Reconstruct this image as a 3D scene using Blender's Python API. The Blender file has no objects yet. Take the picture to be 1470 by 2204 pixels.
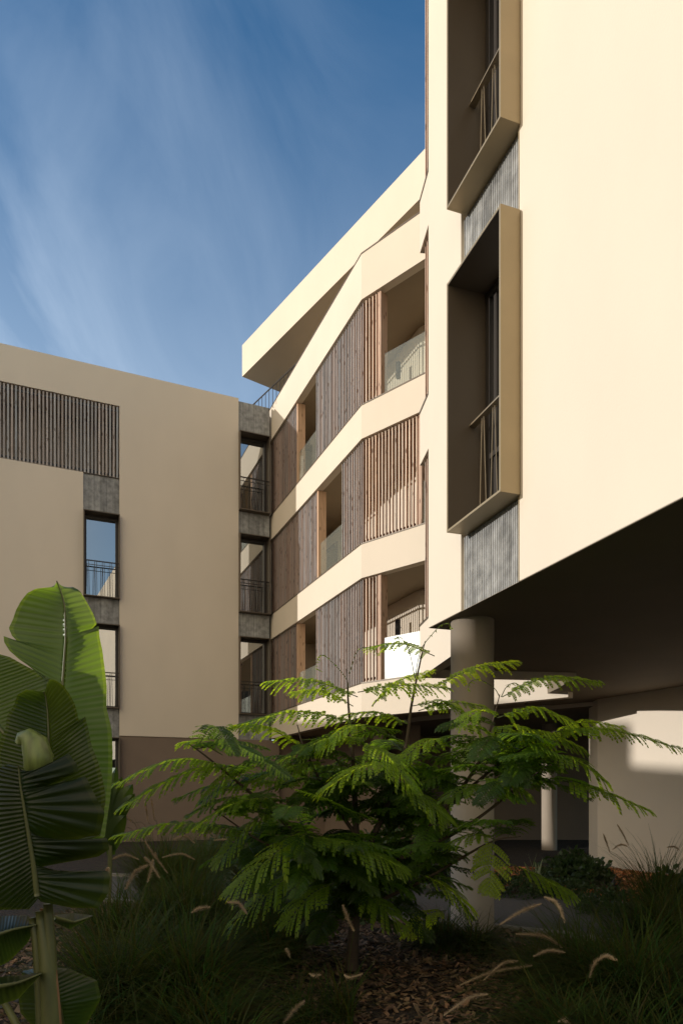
import bpy, math, random
import numpy as np
from math import sin, cos, pi, radians, sqrt, atan2
from mathutils import Vector
random.seed(7); rng = np.random.default_rng(7)
SC = bpy.context.scene; COL = SC.collection
# ------------------------------------------------------------ camera / light
EYE = 1.47; F = 1480.0; CX = 735.0; HY = 1705.0
cam = bpy.data.cameras.new('camera'); co = bpy.data.objects.new('camera', cam); COL.objects.link(co)
co.location = (0, 0, EYE); co.rotation_euler = (radians(90), 0, 0)
cam.sensor_fit = 'VERTICAL'; cam.sensor_height = 36; cam.lens = F/2204*36
cam.shift_y = (HY-1102)/2204; cam.clip_end = 2000; cam.clip_start = .05
SC.camera = co
SUN = Vector((-.966, -.168, .195)).normalized()
EL = math.asin(SUN.z); ROT = atan2(SUN.x, SUN.y)
w = bpy.data.worlds.new('World'); SC.world = w; w.use_nodes = True
nt = w.node_tree; nt.nodes.clear()
def N(nt, typ, **k):
    n = nt.nodes.new(typ)
    for a, b in k.items(): setattr(n, a, b)
    return n
out = N(nt, 'ShaderNodeOutputWorld'); bg = N(nt, 'ShaderNodeBackground'); bg.inputs[1].default_value = .125
sky = N(nt, 'ShaderNodeTexSky', sky_type='NISHITA', sun_disc=False, sun_elevation=EL, sun_rotation=ROT % (2*pi),
        air_density=1.0, dust_density=.4, ozone_density=2.2)
tc = N(nt, 'ShaderNodeTexCoord')
# thin cirrus: noise on the direction projected to a flat cloud layer
sep = N(nt, 'ShaderNodeSeparateXYZ'); nt.links.new(tc.outputs['Generated'], sep.inputs[0])
zz = N(nt, 'ShaderNodeMath', operation='MAXIMUM'); zz.inputs[1].default_value = .08; nt.links.new(sep.outputs[2], zz.inputs[0])
dx = N(nt, 'ShaderNodeMath', operation='DIVIDE'); nt.links.new(sep.outputs[0], dx.inputs[0]); nt.links.new(zz.outputs[0], dx.inputs[1])
dy = N(nt, 'ShaderNodeMath', operation='DIVIDE'); nt.links.new(sep.outputs[1], dy.inputs[0]); nt.links.new(zz.outputs[0], dy.inputs[1])
cb = N(nt, 'ShaderNodeCombineXYZ'); nt.links.new(dx.outputs[0], cb.inputs[0]); nt.links.new(dy.outputs[0], cb.inputs[1])
mp = N(nt, 'ShaderNodeMapping'); mp.inputs['Rotation'].default_value = (0, 0, radians(-28)); mp.inputs['Scale'].default_value = (2.2, 1.0, 1)
nt.links.new(cb.outputs[0], mp.inputs[0])
nz = N(nt, 'ShaderNodeTexNoise'); nz.inputs['Scale'].default_value = 1.1; nz.inputs['Detail'].default_value = 9; nz.inputs['Roughness'].default_value = .56
nz.inputs['Distortion'].default_value = .8
nt.links.new(mp.outputs[0], nz.inputs['Vector'])
mr = N(nt, 'ShaderNodeMapRange'); mr.inputs[1].default_value = .42; mr.inputs[2].default_value = .82; mr.inputs[3].default_value = 0; mr.inputs[4].default_value = .42
nt.links.new(nz.outputs[0], mr.inputs[0])
# the cloud veil is thicker to the left of the building
mx_ = N(nt, 'ShaderNodeMapRange'); mx_.inputs[1].default_value = .125; mx_.inputs[2].default_value = -.45; mx_.inputs[3].default_value = .12; mx_.inputs[4].default_value = 1
nt.links.new(sep.outputs[0], mx_.inputs[0])
ml = N(nt, 'ShaderNodeMath', operation='MULTIPLY'); nt.links.new(mr.outputs[0], ml.inputs[0]); nt.links.new(mx_.outputs[0], ml.inputs[1])
mix = N(nt, 'ShaderNodeMix', data_type='RGBA'); mix.inputs[7].default_value = (4.6, 5.4, 6.4, 1)
hs = N(nt, 'ShaderNodeHueSaturation'); hs.inputs['Saturation'].default_value = 1.25; hs.inputs['Value'].default_value = 1.04
nt.links.new(sky.outputs[0], hs.inputs['Color'])
nt.links.new(ml.outputs[0], mix.inputs[0]); nt.links.new(hs.outputs[0], mix.inputs[6])
# paler haze lower down, and an added warm fill glow behind the camera
hz = N(nt, 'ShaderNodeMapRange'); hz.inputs[1].default_value = .74; hz.inputs[2].default_value = .5; hz.inputs[3].default_value = 0; hz.inputs[4].default_value = .22
nt.links.new(sep.outputs[2], hz.inputs[0])
mixh = N(nt, 'ShaderNodeMix', data_type='RGBA'); mixh.inputs[7].default_value = (4.8, 5.4, 6.0, 1)
nt.links.new(hz.outputs[0], mixh.inputs[0]); nt.links.new(mix.outputs[2], mixh.inputs[6])
dt = N(nt, 'ShaderNodeVectorMath', operation='DOT_PRODUCT'); dt.inputs[1].default_value = (-.58, -.8, .12); nt.links.new(tc.outputs['Generated'], dt.inputs[0])
bk = N(nt, 'ShaderNodeMapRange', interpolation_type='SMOOTHSTEP'); bk.inputs[1].default_value = .38; bk.inputs[2].default_value = .92; bk.inputs[3].default_value = 0; bk.inputs[4].default_value = .92
nt.links.new(dt.outputs['Value'], bk.inputs[0])
mixb = N(nt, 'ShaderNodeMix', data_type='RGBA'); mixb.inputs[7].default_value = (8.4, 7.0, 4.8, 1)
nt.links.new(bk.outputs[0], mixb.inputs[0]); nt.links.new(mixh.outputs[2], mixb.inputs[6])
nt.links.new(mixb.outputs[2], bg.inputs[0]); nt.links.new(bg.outputs[0], out.inputs[0])
sl = bpy.data.lights.new('sun', 'SUN'); so = bpy.data.objects.new('sun', sl); COL.objects.link(so)
sl.energy = 2.18; sl.angle = radians(.5); sl.color = (1, .955, .90)
so.rotation_euler = SUN.to_track_quat('Z', 'Y').to_euler(); so.location = (-20, -5, 12)
SC.view_settings.view_transform = 'Standard'; SC.view_settings.look = 'None'
SC.view_settings.exposure = .61; SC.view_settings.gamma = 1
SC.cycles.use_denoising = True; SC.cycles.max_bounces = 10; SC.cycles.transparent_max_bounces = 24

# ------------------------------------------------------------ materials
def mat(name): 
    m = bpy.data.materials.new(name); m.use_nodes = True; m.node_tree.nodes.clear(); return m
def simple(name, col, rough=.6, metal=0, var=.06, scale=3, bump=0, bscale=60, stretch=None, spec=.5, vcol=False, detail=5):
    m = mat(name); t = m.node_tree
    o = N(t, 'ShaderNodeOutputMaterial'); b = N(t, 'ShaderNodeBsdfPrincipled')
    b.inputs['Roughness'].default_value = rough; b.inputs['Metallic'].default_value = metal
    b.inputs['Specular IOR Level'].default_value = spec
    c = N(t, 'ShaderNodeTexCoord'); mpn = N(t, 'ShaderNodeMapping')
    t.links.new(c.outputs['Object'], mpn.inputs[0])
    if stretch: mpn.inputs['Scale'].default_value = stretch
    n = N(t, 'ShaderNodeTexNoise'); n.inputs['Scale'].default_value = scale; n.inputs['Detail'].default_value = detail
    t.links.new(mpn.outputs[0], n.inputs['Vector'])
    r = N(t, 'ShaderNodeValToRGB'); r.color_ramp.elements[0].position = .3; r.color_ramp.elements[1].position = .7
    r.color_ramp.elements[0].color = tuple(x*(1-var) for x in col)+(1,); r.color_ramp.elements[1].color = tuple(min(1, x*(1+var)) for x in col)+(1,)
    t.links.new(n.outputs[0], r.inputs[0])
    src = r.outputs[0]
    if vcol:
        a = N(t, 'ShaderNodeAttribute', attribute_name='tone'); mm = N(t, 'ShaderNodeMix', data_type='RGBA', blend_type='MULTIPLY')
        mm.inputs[0].default_value = 1; t.links.new(src, mm.inputs[6]); t.links.new(a.outputs['Color'], mm.inputs[7]); src = mm.outputs[2]
    t.links.new(src, b.inputs['Base Color'])
    if bump:
        n2 = N(t, 'ShaderNodeTexNoise'); n2.inputs['Scale'].default_value = bscale; n2.inputs['Detail'].default_value = 3
        t.links.new(mpn.outputs[0], n2.inputs['Vector'])
        bp = N(t, 'ShaderNodeBump'); bp.inputs['Strength'].default_value = bump; bp.inputs['Distance'].default_value = .01
        t.links.new(n2.outputs[0], bp.inputs['Height']); t.links.new(bp.outputs[0], b.inputs['Normal'])
    t.links.new(b.outputs[0], o.inputs[0]); m['b'] = 1
    return m
M = {}
M['cream'] = simple('cream_render', (.70, .607, .487), .85, var=.03, scale=.9, bump=.2, bscale=130, stretch=(1, 1, .45))
M['bud'] = simple('pale_green_bud', (.12, .15, .04), .4, var=.35, scale=9, stretch=(6, 6, 1))
M['brown'] = simple('brown_render', (.21, .155, .115), .85, var=.05, scale=1.5, bump=.12, bscale=160)
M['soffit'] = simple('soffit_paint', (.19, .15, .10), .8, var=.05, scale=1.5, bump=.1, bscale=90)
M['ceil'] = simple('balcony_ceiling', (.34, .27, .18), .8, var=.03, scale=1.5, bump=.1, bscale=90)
M['taupe'] = simple('column_paint', (.34, .28, .215), .8, var=.03, scale=2, bump=.1, bscale=120)
M['bronze'] = simple('bronze_frame', (.34, .265, .155), .42, metal=.35, var=.04, scale=4)
M['trim'] = simple('dark_trim', (.13, .10, .07), .5, metal=.3, var=.05)
M['bay_shade'] = simple('shaded_bay_brown', (.105, .078, .052), .5, metal=.1, var=.05, scale=3)
M['rail'] = simple('railing_metal', (.33, .26, .17), .4, metal=.5, var=.05)
M['darkrail'] = simple('dark_railing', (.05, .042, .036), .45, metal=.4, var=.05)
M['black'] = simple('black_fitting', (.02, .02, .022), .45, var=.1)
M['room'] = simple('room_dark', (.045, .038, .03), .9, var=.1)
M['curtain'] = simple('curtain', (.5, .47, .42), .9, var=.12, scale=8, stretch=(4, 4, .1))
M['stone'] = simple('fluted_stone', (.315, .312, .30), .7, var=.34, scale=8, bump=.45, bscale=40, stretch=(1, 1, .9), vcol=True, detail=8)
M['kerb'] = simple('concrete_kerb', (.24, .22, .19), .85, var=.1, scale=6, bump=.3)
M['path'] = simple('gravel_path', (.10, .09, .08), .9, var=.35, scale=70, bump=.8, bscale=120)
M['bark'] = simple('tree_bark', (.055, .035, .022), .8, var=.25, scale=12, bump=.5, bscale=30, stretch=(1, 1, .3))
M['twig'] = simple('green_twig', (.065, .08, .025), .6, var=.2, scale=10)
M['chip'] = simple('bark_chips', (.155, .095, .057), .8, var=.3, scale=30, vcol=True)
M['red'] = simple('red_bark_chips', (.46, .19, .07), .8, var=.3, scale=30, vcol=True)
M['pot'] = simple('plant_pot', (.10, .07, .05), .7, var=.1)
M['plume'] = simple('grass_plume', (.46, .34, .21), .8, var=.2, scale=20)
M['petiole'] = simple('petiole_green', (.085, .09, .028), .45, var=.35, scale=6, stretch=(3, 3, .4))
M['dry'] = simple('dry_sheath', (.24, .13, .06), .7, var=.3, scale=12, stretch=(3, 3, .3))

def wood():
    m = mat('larch_slats'); t = m.node_tree
    o = N(t, 'ShaderNodeOutputMaterial'); b = N(t, 'ShaderNodeBsdfPrincipled'); b.inputs['Roughness'].default_value = .75
    c = N(t, 'ShaderNodeTexCoord'); a = N(t, 'ShaderNodeAttribute', attribute_name='tone')
    mpn = N(t, 'ShaderNodeMapping'); mpn.inputs['Scale'].default_value = (30, 30, 1.2); t.links.new(c.outputs['Object'], mpn.inputs[0])
    n = N(t, 'ShaderNodeTexNoise'); n.inputs['Scale'].default_value = 1.5; n.inputs['Detail'].default_value = 6; t.links.new(mpn.outputs[0], n.inputs['Vector'])
    r = N(t, 'ShaderNodeValToRGB'); e = r.color_ramp.elements; e[0].position = .3; e[1].position = .72
    e[0].color = (.40, .29, .215, 1); e[1].color = (.66, .52, .41, 1); t.links.new(n.outputs[0], r.inputs[0])
    m2 = N(t, 'ShaderNodeMapping'); m2.inputs['Scale'].default_value = (14, 14, 3.2); t.links.new(c.outputs['Object'], m2.inputs[0])
    v = N(t, 'ShaderNodeTexVoronoi'); v.inputs['Scale'].default_value = 1; t.links.new(m2.outputs[0], v.inputs['Vector'])
    kr = N(t, 'ShaderNodeValToRGB'); k = kr.color_ramp.elements; k[0].position = .13; k[0].color = (.3, .24, .2, 1); k[1].position = .22; k[1].color = (1, 1, 1, 1)
    t.links.new(v.outputs['Distance'], kr.inputs[0])
    mm = N(t, 'ShaderNodeMix', data_type='RGBA', blend_type='MULTIPLY'); mm.inputs[0].default_value = 1
    t.links.new(r.outputs[0], mm.inputs[6]); t.links.new(kr.outputs[0], mm.inputs[7])
    m3 = N(t, 'ShaderNodeMix', data_type='RGBA', blend_type='MULTIPLY'); m3.inputs[0].default_value = 1
    t.links.new(mm.outputs[2], m3.inputs[6]); t.links.new(a.outputs['Color'], m3.inputs[7])
    t.links.new(m3.outputs[2], b.inputs['Base Color']); t.links.new(b.outputs[0], o.inputs[0]); return m
M['wood'] = wood()

def glass(name, base, gloss_min, rough, opaque=None, tint=(.8, .84, .8), gc=1):
    m = mat(name); t = m.node_tree; o = N(t, 'ShaderNodeOutputMaterial')
    g = N(t, 'ShaderNodeBsdfGlossy'); g.inputs['Roughness'].default_value = rough; g.inputs['Color'].default_value = (.92*gc, .95*gc, .95*gc, 1)
    if opaque:
        d = N(t, 'ShaderNodeBsdfDiffuse'); d.inputs[0].default_value = opaque+(1,)
        n_ = N(t, 'ShaderNodeBsdfTransparent'); n_.inputs[0].default_value = tint+(1,)
        mi = N(t, 'ShaderNodeMixShader'); mi.inputs[0].default_value = base
        t.links.new(n_.outputs[0], mi.inputs[1]); t.links.new(d.outputs[0], mi.inputs[2]); src = mi.outputs[0]
    else:
        d = N(t, 'ShaderNodeBsdfTransparent'); d.inputs[0].default_value = tint+(1,); src = d.outputs[0]
    lw = N(t, 'ShaderNodeFresnel'); lw.inputs['IOR'].default_value = 1.5
    ad = N(t, 'ShaderNodeMath', operation='ADD'); ad.use_clamp = True; ad.inputs[1].default_value = gloss_min; t.links.new(lw.outputs[0], ad.inputs[0])
    ge = N(t, 'ShaderNodeNewGeometry'); sb = N(t, 'ShaderNodeMath', operation='SUBTRACT'); sb.inputs[0].default_value = 1; t.links.new(ge.outputs['Backfacing'], sb.inputs[1])
    mu = N(t, 'ShaderNodeMath', operation='MULTIPLY'); t.links.new(ad.outputs[0], mu.inputs[0]); t.links.new(sb.outputs[0], mu.inputs[1]); ad = mu
    ms = N(t, 'ShaderNodeMixShader'); t.links.new(ad.outputs[0], ms.inputs[0]); t.links.new(src, ms.inputs[1]); t.links.new(g.outputs[0], ms.inputs[2])
    t.links.new(ms.outputs[0], o.inputs[0]); return m
M['pane'] = glass('window_glass', .5, .42, .004, opaque=(.02, .022, .025), tint=(.55, .58, .58))
M['bal'] = glass('balustrade_glass', .09, .0, .02, opaque=(.62, .64, .58), tint=(.9, .93, .9))
M['balfilm'] = glass('dusty_balustrade_glass', .10, .03, .22, opaque=(.62, .64, .58), tint=(.9, .93, .9), gc=.14)

def leafmat(name, c1, c2, tr, rough=.45, trans=.45, scale=2.5, spec=.4, stripes=False, tonecol=False):
    m = mat(name); t = m.node_tree; o = N(t, 'ShaderNodeOutputMaterial'); b = N(t, 'ShaderNodeBsdfPrincipled')
    b.inputs['Roughness'].default_value = rough; b.inputs['Specular IOR Level'].default_value = spec
    c = N(t, 'ShaderNodeTexCoord'); n = N(t, 'ShaderNodeTexNoise'); n.inputs['Scale'].default_value = scale; n.inputs['Detail'].default_value = 6
    t.links.new(c.outputs['Object'], n.inputs['Vector'])
    r = N(t, 'ShaderNodeValToRGB'); r.color_ramp.elements[0].position = .35; r.color_ramp.elements[1].position = .65
    r.color_ramp.elements[0].color = c1+(1,); r.color_ramp.elements[1].color = c2+(1,); t.links.new(n.outputs[0], r.inputs[0])
    src = r.outputs[0]; a = None
    if stripes or tonecol:
        a = N(t, 'ShaderNodeAttribute', attribute_name='tone'); mm = N(t, 'ShaderNodeMix', data_type='RGBA', blend_type='MULTIPLY'); mm.inputs[0].default_value = 1
        t.links.new(src, mm.inputs[6]); t.links.new(a.outputs['Color'], mm.inputs[7]); src = mm.outputs[2]
    t.links.new(src, b.inputs['Base Color'])
    tl = N(t, 'ShaderNodeBsdfTranslucent'); tl.inputs[0].default_value = tr+(1,)
    if a:
        m5 = N(t, 'ShaderNodeMix', data_type='RGBA', blend_type='MULTIPLY'); m5.inputs[0].default_value = 1; m5.inputs[6].default_value = tr+(1,)
        t.links.new(a.outputs['Color'], m5.inputs[7]); t.links.new(m5.outputs[2], tl.inputs[0])
    ms = N(t, 'ShaderNodeMixShader'); ms.inputs[0].default_value = trans
    t.links.new(b.outputs[0], ms.inputs[1]); t.links.new(tl.outputs[0], ms.inputs[2]); t.links.new(ms.outputs[0], o.inputs[0]); return m
M['frond'] = leafmat('feather_leaf', (.028, .062, .009), (.058, .105, .014), (.50, .72, .035), trans=.52, tonecol=True)
M['banana'] = leafmat('banana_leaf', (.022, .042, .010), (.036, .062, .014), (.30, .44, .035), rough=.36, trans=.32, stripes=True)
M['grass'] = leafmat('grass_blade', (.027, .043, .011), (.053, .074, .018), (.13, .17, .03), rough=.6, spec=.12, trans=.3, tonecol=True)
M['shrub'] = leafmat('shrub_leaf', (.025, .05, .016), (.05, .085, .025), (.08, .14, .03), rough=.45, trans=.25)
M['darkleaf'] = leafmat('dark_spiky_leaf', (.03, .02, .022), (.05, .04, .03), (.08, .05, .03), rough=.4, trans=.15)
M['pale'] = leafmat('pale_sword_leaf', (.09, .12, .05), (.26, .28, .14), (.2, .25, .08), rough=.45, trans=.2, scale=18)

def groundmat():
    m = mat('mulch_soil'); t = m.node_tree; o = N(t, 'ShaderNodeOutputMaterial'); b = N(t, 'ShaderNodeBsdfPrincipled'); b.inputs['Roughness'].default_value = .95
    c = N(t, 'ShaderNodeTexCoord'); v = N(t, 'ShaderNodeTexVoronoi'); v.inputs['Scale'].default_value = 28; t.links.new(c.outputs['Object'], v.inputs['Vector'])
    r = N(t, 'ShaderNodeValToRGB'); e = r.color_ramp.elements; e[0].color = (.012, .008, .006, 1); e[1].color = (.05, .032, .02, 1)
    s = N(t, 'ShaderNodeSeparateColor'); t.links.new(v.outputs['Color'], s.inputs[0]); t.links.new(s.outputs[0], r.inputs[0])
    t.links.new(r.outputs[0], b.inputs['Base Color'])
    bp = N(t, 'ShaderNodeBump'); bp.inputs['Strength'].default_value = .9; bp.inputs['Distance'].default_value = .03
    t.links.new(v.outputs['Distance'], bp.inputs['Height']); t.links.new(bp.outputs[0], b.inputs['Normal'])
    t.links.new(b.outputs[0], o.inputs[0]); return m
M['soil'] = groundmat()

# ------------------------------------------------------------ mesh helpers
class MB:
    def __init__(s): s.v = []; s.f = []; s.t = []; s.tone = (1, 1, 1)
    def add(s, vs, fs):
        k = len(s.v); s.v += [tuple(x) for x in vs]; s.f += [tuple(i+k for i in f) for f in fs]; s.t += [s.tone]*len(fs)
    def prism(s, poly, z0, z1):
        n = len(poly); area = sum(poly[i][0]*poly[(i+1) % n][1]-poly[(i+1) % n][0]*poly[i][1] for i in range(n))
        if area < 0: poly = poly[::-1]
        vs = [(x, y, z0) for x, y in poly]+[(x, y, z1) for x, y in poly]
        fs = [tuple(range(n-1, -1, -1)), tuple(range(n, 2*n))]+[(i, (i+1) % n, (i+1) % n+n, i+n) for i in range(n)]
        s.add(vs, fs)
    def box(s, fr, s0, s1, d0, d1, z0, z1):
        a, b, c, d = fr.p(s0, d0), fr.p(s1, d0), fr.p(s1, d1), fr.p(s0, d1)
        s.prism([a, b, c, d], z0+EYE, z1+EYE)
    def tube(s, pts, rad, seg=8, caps=True):
        pts = [Vector(p) for p in pts]; n = len(pts)
        if not hasattr(rad, '__len__'): rad = [rad]*n
        vs = []; ref = Vector((0, 0, 1))
        for i, p in enumerate(pts):
            tg = (pts[min(i+1, n-1)]-pts[max(i-1, 0)]).normalized()
            r = ref if abs(tg.dot(ref)) < .95 else Vector((1, 0, 0))
            a = tg.cross(r).normalized(); b = tg.cross(a)
            for k in range(seg): an = 2*pi*k/seg; vs.append(p+(a*cos(an)+b*sin(an))*rad[i])
        fs = [(i*seg+k, i*seg+(k+1) % seg, (i+1)*seg+(k+1) % seg, (i+1)*seg+k) for i in range(n-1) for k in range(seg)]
        if caps: fs += [tuple(range(seg)), tuple((n-1)*seg+k for k in range(seg-1, -1, -1))]
        s.add(vs, fs)
    def build(s, name, m, parent=None, smooth=False):
        me = bpy.data.meshes.new(name); me.from_pydata(s.v, [], s.f)
        a = me.color_attributes.new('tone', 'FLOAT_COLOR', 'CORNER')
        arr = []
        for p, t in zip(me.polygons, s.t): arr += list((t[0], t[1], t[2], 1.0)*p.loop_total)
        a.data.foreach_set('color', arr)
        if smooth: me.polygons.foreach_set('use_smooth', [True]*len(me.polygons))
        me.materials.append(m if not isinstance(m, str) else M[m]); me.update()
        o = bpy.data.objects.new(name, me); COL.objects.link(o)
        if parent is not None:
            o.parent = parent; o.matrix_parent_inverse.identity(); 
            L = parent_loc(parent)
            me.transform(__import__('mathutils').Matrix.Translation(-L))
        return o
def parent_loc(p):
    L = Vector(p.location); 
    while p.parent: p = p.parent; L += Vector(p.location)
    return L
def tag(o, label=None, cat=None, group=None, kind=None):
    if label: o['label'] = label
    if cat: o['category'] = cat
    if group: o['group'] = group
    if kind: o['kind'] = kind
    return o
def empty(name, loc, label, cat, group=None):
    o = bpy.data.objects.new(name, None); COL.objects.link(o); o.location = loc; o.empty_display_size = .2
    return tag(o, label, cat, group)
class Fr:
    def __init__(s, o, u, n):
        l = sqrt(u[0]**2+u[1]**2); s.o = o; s.u = (u[0]/l, u[1]/l)
        n0 = (-s.u[1], s.u[0]); 
        if n0[0]*n[0]+n0[1]*n[1] < 0: n0 = (-n0[0], -n0[1])
        s.n = n0
    def p(s, a, d=0): return (s.o[0]+s.u[0]*a+s.n[0]*d, s.o[1]+s.u[1]*a+s.n[1]*d)
    def s(s, px, d=0):
        k = (px-CX)/F; ox, oy = s.o[0]+s.n[0]*d, s.o[1]+s.n[1]*d
        return (k*oy-ox)/(s.u[0]-k*s.u[1])
def at(px, py, Y): return Vector(((px-CX)/F*Y, Y, EYE+(HY-py)/F*Y))
def isect(p, d, q, e):
    # p+t d = q+s e
    det = d[0]*-e[1]+e[0]*d[1]; rx, ry = q[0]-p[0], q[1]-p[1]
    t = (rx*-e[1]+e[0]*ry)/det; return (p[0]+d[0]*t, p[1]+d[1]*t)
A = Fr((1.538, 5.959), (-500/1480, 1), (-1, -.3))
K = (.459, 15.8)
F1 = Fr(K, (-.395, .919), (-1, -.3)); F2 = Fr(K, (.734, -.679), (-1, -1))
F3 = Fr((1.23, 9.94), (-.122, .9925), (-1, 0))
Lw = Fr((-2.257, 21.99), (-.918, -.396), (.4, -1))
SHADE_STEPS = [(-14, 2.62, 3.0, 'wall'), (2.62, 3.3, 1.45, 'wall'), (3.3, 4.3, 1.5, 'wall'), (4.3, 5.1, 1.3, 'wall'), (5.1, 5.6, 1.65, 'wall'), (5.6, 6.3, 1.35, 'wall'), (6.3, 6.75, 1.7, 'wall'), (6.75, 10.7, 3.05, 'wall'), (10.7, 11.85, 2.85, 'wall'), (11.85, 13.3, 3.62, 'wall'), (13.3, 16.2, 3.05, 'wall'), (16.2, 17.0, 1.0, 'wall'), (17.0, 24, 3.05, 'wall')]  # stepped tops of the added wall that shades the garden
# ------------------------------------------------------------ ground
def struct(o): return tag(o, kind='structure')
g = MB(); g.add([(-150, -150, 0), (150, -150, 0), (150, 150, 0), (-150, 150, 0)], [(0, 1, 2, 3)]); struct(g.build('ground', 'soil'))
up = [(-14, 16), (-6, 12.6), (-1.5, 11.2), (.6, 10.7), (1.8, 10.5), (2.74, 10.2), (3.4, 9.2), (4.0, 8.1), (5.2, 6.6), (8, 4)]
lo = [(-14, 13.6), (-6, 10.2), (-1.5, 8.7), (-.2, 8.2), (.77, 7.85), (1.66, 7.45), (2.4, 6.95), (3.1, 6.1), (4.2, 5.0), (7, 2.4)]
def strip(a, b, z): 
    m = MB(); n = len(a); m.add([(x, y, z) for x, y in a]+[(x, y, z) for x, y in b], [(i, i+n, i+n+1, i+1) for i in range(n-1)]); return m
struct(strip(up, lo, .006).build('path', 'path'))
def kerb(line, w_, name='kerb'):
    m = MB()
    for i in range(len(line)-1):
        p, q = Vector(line[i]), Vector(line[i+1]); d = (q-p).normalized(); nn = Vector((-d.y, d.x))*w_
        m.prism([tuple(p), tuple(q), tuple(q+nn), tuple(p+nn)], 0, .05)
    return struct(m.build(name, 'kerb'))
kerb(up, .09, 'kerb'); kerb(lo, -.09, 'kerb')

LV = [1.72, 4.92, 8.12, 11.32]; TP = [2.49, 5.69, 8.88, 12.36]     # band bottoms / tops above the eye
# ------------------------------------------------------------ balcony wing in the middle
mid = empty('apartment_building', (K[0], K[1], 0), 'cream apartment wing with kinked white balcony bands, wooden slat screens and an overhanging roof slab', 'building')
S1, S2 = 7.25, 4.95
def loff(d, a=S1, b=S2):
    n1, n2 = F1.n, F2.n; k = 1+n1[0]*n2[0]+n1[1]*n2[1]
    kk = (K[0]-(n1[0]+n2[0])/k*d, K[1]-(n1[1]+n2[1])/k*d)
    return [F1.p(a, -d), kk, F2.p(b, -d)]
for z0, z1 in zip(LV, TP):
    b = MB(); b.prism(loff(0)+loff(.2)[::-1], z0+EYE, z1+EYE); b.build('balcony_band', 'cream', mid)
    b = MB(); b.prism(loff(-.012)+loff(.215)[::-1], z1+EYE+.002, z1+EYE+.028); b.build('band_capping', 'trim', mid)
for z0 in LV:
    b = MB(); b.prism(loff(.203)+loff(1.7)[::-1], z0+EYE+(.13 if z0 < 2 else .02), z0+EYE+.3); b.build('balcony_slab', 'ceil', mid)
b = MB(); b.box(F1, 7.12, 7.24, -1.72, -.002, LV[0]+.3, LV[3]+.3); b.build('balcony_end_wall', 'cream', mid)
b = MB(); b.prism(loff(1.71)+loff(7)[::-1], LV[0]+.02+EYE, 12.0+EYE); b.build('back_wall', 'cream', mid)
for zt in TP[:3]:      # floor behind the band, near its top
    pass
# doors in the back wall
def door(fr, s0, s1, z0, z1, d, parent):
    b = MB()
    for a in ((s0, s0+.07, z0, z1), (s1-.07, s1, z0, z1), (s0+.07, s1-.07, z1-.08, z1), (s0+.07, s1-.07, z0, z0+.08)):
        b.box(fr, a[0], a[1], d, d+.05, a[2], a[3])
    o = b.build('balcony_door', 'darkrail', parent)
    b = MB(); b.box(fr, s0+.07, s1-.07, d+.005, d+.02, z0+.08, z1-.08); b.build('door_pane', 'pane', o); return o
for z0, z1 in zip(LV[:3], LV[1:]):
    if z0 == LV[1]: door(F1, F1.s(724, -1.66), F1.s(680, -1.66), z0+.32, z1-.3, -1.705, mid)
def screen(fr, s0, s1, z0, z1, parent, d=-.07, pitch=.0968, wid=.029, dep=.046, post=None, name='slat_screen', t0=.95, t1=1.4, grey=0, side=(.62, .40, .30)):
    b = MB(); n = max(1, int(round((s1-s0)/pitch))); p = (s1-s0)/n
    for i in range(n):
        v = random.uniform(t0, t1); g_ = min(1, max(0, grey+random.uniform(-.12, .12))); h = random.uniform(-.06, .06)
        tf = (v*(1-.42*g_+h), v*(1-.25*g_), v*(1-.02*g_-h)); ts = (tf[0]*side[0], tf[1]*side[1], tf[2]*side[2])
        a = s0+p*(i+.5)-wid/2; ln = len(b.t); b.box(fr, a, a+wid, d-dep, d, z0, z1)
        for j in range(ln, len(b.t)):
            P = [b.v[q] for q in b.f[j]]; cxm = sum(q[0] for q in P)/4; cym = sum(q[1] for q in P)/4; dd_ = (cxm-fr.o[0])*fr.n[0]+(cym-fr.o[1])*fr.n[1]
            b.t[j] = tf if dd_ > d-.001 else ts  # sides redder and darkened, putting their shade into the wood tone
    o = b.build(name, 'wood', parent)
    b = MB(); b.box(fr, s0, s1, d-dep-.035, d-dep-.005, z0+.06, z0+.11); b.build('screen_rail', 'darkrail', o)
    b = MB(); b.box(fr, s0, s1, d-dep-.035, d-dep-.005, z1-.13, z1-.08)
    b.build('screen_rail', 'darkrail', o)
    if post:
        b = MB(); b.tone = (1.1, .95, .8) if post[1] else (.9, .8, .75); b.box(fr, post[0], post[0]+.09, d-dep-.18, d+.005, z0, z1); b.build('screen_post', 'wood', o)
    return o
def glassp(fr, s0, s1, z0, parent, h=.98, d=-.1, m='bal'):
    b = MB(); b.box(fr, s0, s1, d-.014, d, z0+.03, z0+h); return b.build('glass_balustrade', m, parent)
sA = lambda px: F1.s(px, -.07); sB = lambda px: F2.s(px, -.07)
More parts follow.
